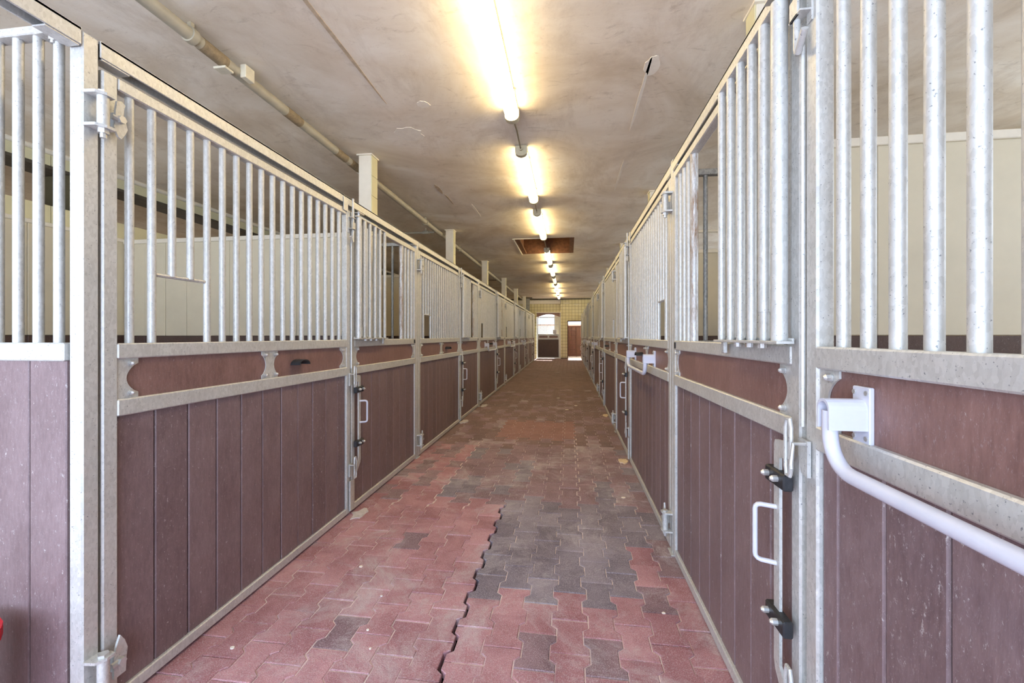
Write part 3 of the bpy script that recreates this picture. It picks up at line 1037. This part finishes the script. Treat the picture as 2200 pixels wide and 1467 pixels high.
def stall_door(side, k, X, yb, L_, dz, label):
    """type B: door with sliding head grille, lever latch and handle"""
    s = 1 if side == 'left' else -1
    e = empty('stall_door', (X, yb, 0), label, 'stall door', 'stall doors of the %s row' % side)
    ztop = 2.198 + dz
    u0, u1 = 0.0, L_
    panel_common(e, s, u0, u1, yb, ztop, 0.045)
    hf = ztop - 0.042 - Z_MID1 + 0.004
    # fixed bars before and after the opening
    for i in range(6):
        inst('bar', bar_mesh(hf), e, (s * -0.024, 0.085 + i * BARP, Z_MID1 - 0.002))
    uo = L_ - 0.345
    inst('bar', bar_mesh(hf, 0.019, GALV_R), e, (s * -0.02, uo, Z_MID1 - 0.002), None, 'wide rust-streaked bar beside the opening')
    for i in range(3):
        inst('bar', bar_mesh(hf), e, (s * -0.02, uo + 0.09 + i * 0.08, Z_MID1 - 0.002))
    # sliding grille in front, pushed open towards the near side
    g = put('sliding_grille', MB().box(s * 0.008, s * 0.052, 0.010, 0.50, Z_MID1 + 0.004, Z_MID1 + 0.012, 0.001)
            .box(s * 0.008, s * 0.014, 0.010, 0.50, Z_MID1 + 0.012, Z_MID1 + 0.020, 0.001)
            .box(s * 0.006, s * 0.040, 0.010, 0.50, ztop - 0.034, ztop - 0.024, 0.001)
            .box(s * 0.016, s * 0.030, 0.455, 0.485, Z_MID1 - 0.038, Z_MID1 + 0.006, 0.003), GALV, e)
    hg = ztop - 0.034 - Z_MID1 - 0.012
    for i in range(6):
        r_ = 0.0135 if i else 0.021
        inst('bar', bar_mesh(hg, r_), g, (s * 0.028, 0.048 + i * 0.0865, Z_MID1 + 0.012))
    put('sleeve', MB().cyl((s * 0.028, 0.1345, 1.36), (s * 0.028, 0.1345, ztop - 0.04), 0.0165, 12), GALV, g, True)
    put('top_pivot', MB().cyl((s * 0.028, 0.048, ztop - 0.024), (s * 0.028, 0.048, ztop + 0.01), 0.010, 8).box(s * 0.0, s * 0.045, 0.03, 0.10, ztop - 0.003, ztop + 0.003, 0.001), STEEL, g)
    put('drip_knobs', MB().cyl((s * 0.028, 0.24, Z_MID1 - 0.010), (s * 0.028, 0.24, Z_MID1 + 0.004), 0.012, 8).cyl((s * 0.028, 0.33, Z_MID1 - 0.010), (s * 0.028, 0.33, Z_MID1 + 0.004), 0.012, 8).cyl((s * 0.028, 0.15, Z_MID1 - 0.010), (s * 0.028, 0.15, Z_MID1 + 0.004), 0.012, 8), GALV_R, g)
    # spring slot at the far end of the mid rail
    put('spring_slot', MB().box(s * 0.0025, s * 0.006, L_ - 0.080, L_ - 0.050, Z_MID0 + 0.010, Z_MID1 - 0.010), BLACK, e)
    # lever plate
    d = 0.020
    zt, zb = 1.005, 0.36
    pl = put('latch_lever', MB().prism([(0.000, zt - 0.035), (0.000, zt + 0.01), (0.072, zt), (0.078, zt - 0.012), (0.078, zb + 0.035), (0.072, zb + 0.012), (0.000, zb - 0.07), (0.000, zb - 0.02), (0.048, zb + 0.035), (0.048, zt - 0.045)], s * d, s * (d + 0.008), 0), GALV, e)
    put('handle', MB().tube([(s * (d + 0.006), 0.066, 0.665), (s * (d + 0.040), 0.081, 0.665), (s * (d + 0.047), 0.085, 0.667), (s * (d + 0.052), 0.0875, 0.673), (s * (d + 0.053), 0.088, 0.681), (s * (d + 0.053), 0.088, 0.804), (s * (d + 0.052), 0.0875, 0.812), (s * (d + 0.047), 0.085, 0.818), (s * (d + 0.040), 0.081, 0.82), (s * (d + 0.006), 0.066, 0.82)], 0.0065, 10), PAINTW, pl, True, 'white U-shaped pull handle')
    for zc in (0.905, 0.520):
        M = Matrix.Translation((s * 0.026, 0.052, zc))
        bk = put('rubber_stop', MB().box(-0.013, 0.013, -0.050, 0.056, -0.022, 0.022, 0.004, M), BLACK, e, False, 'black rubber guide block')
        for uu in (0.036, 0.088):
            put('bolt', MB().cyl((s * 0.038, uu, zc + 0.002), (s * 0.052, uu, zc + 0.002), 0.009, 8).cyl((s * 0.052, uu, zc + 0.002), (s * 0.058, uu, zc + 0.002), 0.008, 8, 0.004), STEEL, bk)
    for z0, z1 in ((0.93, 1.075), (0.285, 0.43)):
        put('locking_loop', MB().tube(ring_path(s, 0.030, -0.004, 0.013, z0, z1), 0.0055, 8), GALV, pl, True)
    return e


def hinge_post(side, k, X, y, dz, label):
    s = 1 if side == 'left' else -1
    e = empty('stall_post', (X, y, 0), label, 'post', 'hinge posts of the %s row' % side)
    put('tube', MB().box(0.0, s * -0.05, -0.025, 0.025, zf(y) + 0.002, 2.285 + dz, 0.005), GALV, e)
    hinge_bracket(e, s, 0.0, 2.04 + dz)
    hinge_bracket(e, s, 0.0, zf(y) + 0.18, True)
    put('foot_plate', MB().box(s * 0.012, s * -0.062, -0.045, 0.045, zf(y) + 0.001, zf(y) + 0.008, 0.001), GALV, e)
    return e


def header(side, y0, y1, X, dz, label):
    s = 1 if side == 'left' else -1
    e = empty('header_beam', (X, y0, 2.215 + dz), label, 'beam', 'galvanised header beams of the %s row' % side)
    L_ = y1 - y0
    # open channel: front web, top and bottom flange
    put('channel', MB().box(0.002 * s, s * -0.05, 0, L_, 0.045, 0.055, 0.001).box(s * 0.002, s * -0.004, 0, L_, 0.0, 0.055, 0.002).box(s * -0.044, s * -0.05, 0, L_, 0.0, 0.055, 0.001), GALV, e)
    for u in (0.05, L_ - 0.05):
        put('bolt', MB().cyl((s * -0.025, u, 0.052), (s * -0.025, u, 0.064), 0.012, 10), STEEL, e)
        put('lug', MB().box(0, s * -0.045, u - 0.045, u + 0.045, -0.006, -0.001, 0.001), GALV, e)
    return e


def partition(side, k, X, y, label):
    s = 1 if side == 'left' else -1
    e = empty('stall_partition', (X, y, 0), label, 'partition', 'partitions between the %s stalls' % side)
    z0 = zf(y)
    # grille section beside the front
    d0, d1 = -0.060, -0.395
    if side == 'right': d1 = -0.40
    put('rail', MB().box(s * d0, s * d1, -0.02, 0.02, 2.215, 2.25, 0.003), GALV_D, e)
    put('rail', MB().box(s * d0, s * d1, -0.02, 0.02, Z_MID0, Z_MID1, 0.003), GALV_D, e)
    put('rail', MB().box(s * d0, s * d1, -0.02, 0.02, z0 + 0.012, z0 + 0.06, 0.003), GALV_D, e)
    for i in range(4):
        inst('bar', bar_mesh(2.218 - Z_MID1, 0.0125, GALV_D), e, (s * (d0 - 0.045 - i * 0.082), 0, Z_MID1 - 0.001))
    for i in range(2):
        inst('board', cm(('pb', round(z0, 2)), lambda: MB().box(-0.079, 0.079, -0.014, 0.014, z0 + 0.05, Z_MID0 + 0.003, 0.002).mesh('board', BOARD_DK)), e, (s * (d0 - 0.085 - i * 0.162), 0, 0))
    # solid section beyond the column
    a = (-0.54 if side == 'left' else -0.53)
    end = (WX - X + 0.03) * s if side == 'left' else -(RX - X - 0.005)
    Ls = abs(end - a)
    n = int(round(Ls / 0.262))
    w_ = Ls / n
    up = cm(('pu', side), lambda: MB().box(-w_ / 2 + 0.0015, w_ / 2 - 0.0015, -0.02, 0.02, 1.295, 2.325, 0.003).mesh('board', CREAM))
    lo = cm(('pl', side, round(z0, 1)), lambda: MB().box(-w_ / 2 + 0.0015, w_ / 2 - 0.0015, -0.02, 0.02, z0 + 0.0, 1.293, 0.003).mesh('board', BOARD_DK))
    for i in range(n):
        x = s * (a - (i + 0.5) * w_)
        inst('board', up, e, (x, random.uniform(-0.002, 0.002), 0))
        inst('board', lo, e, (x, 0, 0), None, 'dark brown lower board')
    put('cap_rail', MB().box(s * a, s * end, -0.032, 0.032, 2.325, 2.372, 0.004), CREAM_W, e)
    return e


def end_partition(X, y):
    """barred partition that faces the camera at the left edge"""
    e = empty('end_partition', (X, y, 0), 'galvanised barred partition with plum boards facing the camera at left edge', 'partition')
    x0, x1 = -2.6, -0.055
    put('rail', MB().box(x0, x1, -0.02, 0.02, 2.262, 2.290, 0.003), GALV, e)
    put('rail', MB().box(x0, x1, -0.022, 0.022, Z_MID0 - 0.002, Z_MID1 + 0.004, 0.004), GALV, e)
    put('rail', MB().box(x0, x1, -0.02, 0.02, zf(y) + 0.012, zf(y) + 0.06, 0.004), GALV, e)
    put('stile', MB().box(x0 - 0.05, x0, -0.02, 0.02, zf(y), 2.29, 0.004), GALV, e)
    bm_ = bar_mesh(2.265 - Z_MID1)
    for i in range(31):
        inst('bar', bm_, e, (-0.060 - 0.040 - i * 0.079, 0, Z_MID1 + 0.002))
    me = MB().box(-0.0705 + 0.0012, 0.0705 - 0.0012, -0.013, 0.013, zf(y) + 0.05, Z_MID0, 0.003).mesh('board', BOARD)
    for i in range(18):
        inst('board', me, e, (-0.052 - 0.072 + 0.020 - i * 0.1435 - 0.02, random.uniform(-0.001, 0.001), 0))
    c = put('corner_bracket', MB().prism([(-0.15, -0.020), (-0.155, -0.030), (-0.09, -0.034), (0.0, -0.034), (0.0, -0.024), (-0.05, 0.02), (-0.15, 0.02)], 2.250, 2.257, 2), GALV, e)
    for x in (-0.105, -0.075):
        put('bolt', MB().cyl((x, -0.012, 2.236), (x, -0.012, 2.250), 0.013, 6).cyl((x, -0.012, 2.228), (x, -0.012, 2.236), 0.008, 8), STEEL, c)
    return e


W_ORD = ['nearest', 'second', 'third', 'fourth', 'fifth', 'sixth', 'seventh']
# ---- left row
LP = [1.170] + [1.170 + 2.975 * k for k in range(1, 7)]
LJ = [1.635] + [1.70] * 5
for k, y in enumerate(LP):
    if k < 6:
        hinge_post('left', k, XL, y, -0.02, 'galvanised hinge post of the left stall row, %s from the camera' % W_ORD[k])
    else:
        e_ = hinge_post('left', k, XL, y, -0.02, 'galvanised end post of the left stall row beside the far gate')
for k in range(6):
    hook = k in (0, 1, 2, 3, 4, 5)
    swing_front('left', k, XL, LP[k], LJ[k], -0.02, k >= 2, hook,
                'barred plum-boarded swing front with a feeding gap, %s in the left row' % W_ORD[k])
    yb = LP[k] + LJ[k] + 0.018
    stall_door('left', k, XL, yb, LP[k + 1] - 0.030 - yb, -0.02,
               'stall door with open head grille and handle, %s in the left row' % W_ORD[k])
    header('left', LP[k] + 0.027, LP[k + 1] - 0.027, XL, -0.02 + 0.015, 'galvanised header beam over the %s left stall' % W_ORD[k])
    partition('left', k, XL, LP[k + 1], 'cream and brown partition behind the left row, %s from the camera' % W_ORD[k])
    if k >= 2:
        blanket_rack('left', XL, LP[k], 0.56, 1.42, 'white blanket rack on the %s stall front of the left row' % W_ORD[k])
header('left', -1.2, LP[0] - 0.027, XL, 0.0, 'galvanised header beam running from the corner post past the camera')
end_partition(XL, 1.155)

# ---- right row
RP = [-0.444] + [2.556 + 2.98 * k for k in range(0, 6)]
RJ = [1.60] + [1.74] * 5
for k, y in enumerate(RP):
    if k == 0:
        continue
    hinge_post('right', k, XR, y, 0.03, 'galvanised hinge post of the right stall row, %s from the camera' % W_ORD[k - 1])
for k in range(6):
    swing_front('right', k, XR, RP[k], RJ[k], 0.03, True, k > 0,
                'barred plum-boarded swing front, %s in the right row' % W_ORD[k])
    yb = RP[k] + RJ[k] + 0.018 + (0.008 if k == 0 else 0)
    stall_door('right', k, XR, yb, RP[k + 1] - 0.030 - yb, 0.03,
               'stall door with pushed-open head grille and handle, %s in the right row' % W_ORD[k])
    header('right', RP[k] + 0.027, RP[k + 1] - 0.027, XR, 0.03, 'galvanised header beam over the %s right stall' % W_ORD[k])
    partition('right', k, XR, RP[k + 1], 'cream and brown partition behind the right row, %s from the camera' % W_ORD[k])
    if k != 2:
        blanket_rack('right', XR, RP[k], 0.54, 1.40, 'white blanket rack on the %s stall front of the right row' % W_ORD[k])
# last right stall runs into the far wall
yl = RP[6]
swing_front('right', 6, XR, yl, 1.74, 0.03, False, False, 'barred plum-boarded swing front, seventh and last in the right row')
header('right', yl + 0.027, YEND - 0.15, XR, 0.03, 'galvanised header beam over the seventh and last right stall')
stall_door('right', 6, XR, yl + 1.758, YEND - 0.16 - yl - 1.758, 0.03, 'stall door squeezed against the far wall, last in the right row')
# last left piece to the far wall
# ------------------------------------------------------------------ far gate
gx0, gx1, gy, gz = -1.50, -0.43, YEND - 0.16, zf(20.2)
g = empty('far_gate', ((gx0 + gx1) / 2, gy, gz), 'barred stall gate with dark boards closing the bright far opening', 'gate')
hw = (gx1 - gx0) / 2
H_ = 2.205 - gz
def gb(name, x0, x1, z0, z1, mat=GALV, d=0.02):
    return put(name, MB().box(x0, x1, -d, d, z0, z1, 0.003), mat, g)
gb('stile', -hw, -hw + 0.05, 0.02, H_); gb('stile', hw - 0.05, hw, 0.02, H_)
gb('rail', -hw + 0.05, hw - 0.05, H_ - 0.045, H_)
gb('rail', -hw + 0.05, hw - 0.05, 1.335 - gz, 1.385 - gz)
gb('rail', -hw + 0.05, hw - 0.05, 1.130 - gz, 1.180 - gz)
gb('rail', -hw + 0.05, hw - 0.05, 0.02, 0.07)
gb('rail', -hw + 0.05, hw - 0.05, 1.83 - gz, 1.85 - gz, GALV, 0.008)
bmf = MB().cyl((0, 0, 0), (0, 0, H_ - 0.045 - 1.385 + gz), 0.011, 8).mesh('bar', GALV_D, True)
for i in range(14):
    inst('bar', bmf, g, (-hw + 0.05 + (i + 0.7) * (2 * hw - 0.1) / 14.4, 0, 1.385 - gz))
bmf = MB().box(-0.0690, 0.0690, -0.012, 0.012, 0.065, 1.135 - gz, 0.003).mesh('board', BOARD_DK)
for i in range(7):
    inst('board', bmf, g, (-hw + 0.05 + (i + 0.5) * (2 * hw - 0.1) / 7, 0, 0))
put('top_board', MB().box(-hw + 0.05, hw - 0.05, -0.012, 0.012, 1.178 - gz, 1.337 - gz), GALV, g)
for sx in (-1, 1):
    pts = []
    for i in range(16):
        t = 2 * PI * i / 16
        pts.append((sx * 0.24 + (0.16 if math.cos(t) > 0 else -0.16) + 0.05 * math.cos(t), 1.258 - gz + 0.05 * math.sin(t)))
    put('oval_panel', MB().prism(pts, -0.016, -0.011, 1), BOARD_T, g)
gp = put('gate_post', MB().box(-0.43 + 0.012, -0.385, gy - 0.03, gy + 0.03, zf(gy) + 0.0, 2.40, 0.004), GALV)
tag(gp, 'galvanised post between the far gate and the yellow tiled pier', 'post')
fb = put('feed_box', MB().box(-0.09, 0.09, -0.07, 0.0, 0, 0.2, 0.01), PAINTW, None, loc=(-0.66, gy - 0.023, 1.395))
tag(fb, 'small white box hanging on the bars of the far gate', 'box')

# ------------------------------------------------------------------ small things
bk = empty('plastic_bucket', (-1.79, 0.93, zf(0.93)), 'red plastic bucket standing against the barred partition at left edge', 'bucket')
n = 24
m = MB()
m.cyl((0, 0, 0.012), (0, 0, 0.40), 0.125, n, 0.155, cap=False)
m.cyl((0, 0, 0.012), (0, 0, 0.40), 0.121, n, 0.151, cap=False)
m.cyl((0, 0, 0.006), (0, 0, 0.014), 0.125, n)
put('body', m, RED, bk, True)
m = MB()
ringp = [(0.158 * math.cos(2 * PI * i / n), 0.158 * math.sin(2 * PI * i / n)) for i in range(n)]
rin = [(0.150 * math.cos(2 * PI * i / n), 0.150 * math.sin(2 * PI * i / n)) for i in range(n)]
vs = [(x, y, z) for z in (0.375, 0.41) for x, y in ringp] + [(x, y, z) for z in (0.375, 0.41) for x, y in rin]
fs = []
for i in range(n):
    j = (i + 1) % n
    fs += [(i, j, n + j, n + i), (2 * n + j, 2 * n + i, 3 * n + i, 3 * n + j), (n + i, n + j, 3 * n + j, 3 * n + i), (j, i, 2 * n + i, 2 * n + j)]
m._add(vs, fs)
put('rim', m, RED, bk)
sc = empty('feed_scoop', (-1.68, 0.93, zf(0.93) + 0.2), 'red plastic scoop handle sticking up out of the bucket at left edge', 'scoop')
put('shaft', MB().tube([(0, 0, -0.17), (0, 0, 0.22), (0.004, 0, 0.32)], 0.011, 10), RED, sc, True)
put('grip', MB().tube([(0.004, -0.02, 0.32), (0.006, 0.0, 0.345), (0.004, 0.02, 0.37)], 0.014, 10), RED, sc, True)
put('blade', MB().box(-0.012, 0.012, -0.055, 0.055, -0.18, -0.06, 0.004), RED, sc)

# mortar patches at post feet and crumbs on the paving
def patch(cx, cy, rx, ry, seed, mat, label, cat, th=0.012):
    o = put('mortar_patch', MB().prism(blob(0, 0, rx, ry, seed, 14, 0, 0.38), 0.0, th, 2), mat, None, loc=(cx, cy, zf(cy) - 0.001))
    tag(o, label, cat)
patch(-1.47, 2.82, 0.05, 0.08, 3, PUTTY, 'grey mortar lump at the foot of the nearest left door', 'mortar', 0.007)
patch(0.545, 4.28, 0.045, 0.09, 4, ORANGE, 'cream foam lump at the foot of the second right door', 'foam')
patch(-1.48, 5.86, 0.05, 0.10, 5, PUTTY, 'grey mortar lump at the foot of the second left door', 'mortar')
patch(-1.46, 7.2, 0.05, 0.16, 8, PUTTY, 'pale mortar smear by the third left hinge post', 'mortar', 0.006)
patch(0.56, 6.6, 0.04, 0.12, 12, ORANGE, 'pale foam smear by the third right hinge post', 'foam', 0.006)
rnd = random.Random(21)
cl = ['white crumb near the left row, beside the red paving edge', 'white crumb on the red pavers left of the open joint', 'elongated white crumb close to the foot of the nearest left gate', 'tiny white crumb on the red pavers, right one of a near pair', 'tiny white crumb on the red pavers, left one nearest the camera', 'white crumb on plum pavers beside the right row', 'pale flake in the middle of the aisle beyond the salmon patch', 'pale flake right of the middle, beyond the salmon patch', 'farthest pale flake in the middle of the aisle', 'white crumb by the foot of the nearest right door']
crumbs = [(-1.13, 2.18, 0.010), (-0.905, 1.95, 0.006), (-1.36, 1.55, 0.009), (-0.86, 1.72, 0.006), (-0.80, 1.62, 0.005), (0.42, 3.35, 0.016), (-0.03, 7.0, 0.03), (0.12, 7.4, 0.03), (-0.2, 8.2, 0.03), (0.43, 2.0, 0.008)]
for ic, (x, y, r_) in enumerate(crumbs):
    q = blob(0, 0, r_, r_ * 0.8, int(y * 100), 8)
    o = put('plaster_crumb', MB().prism(q, 0, 0.004, 2), CEIL_P, None, loc=(x, y, zf(y) + 0.001))
    tag(o, cl[ic], 'crumb', 'white crumbs on the paving')
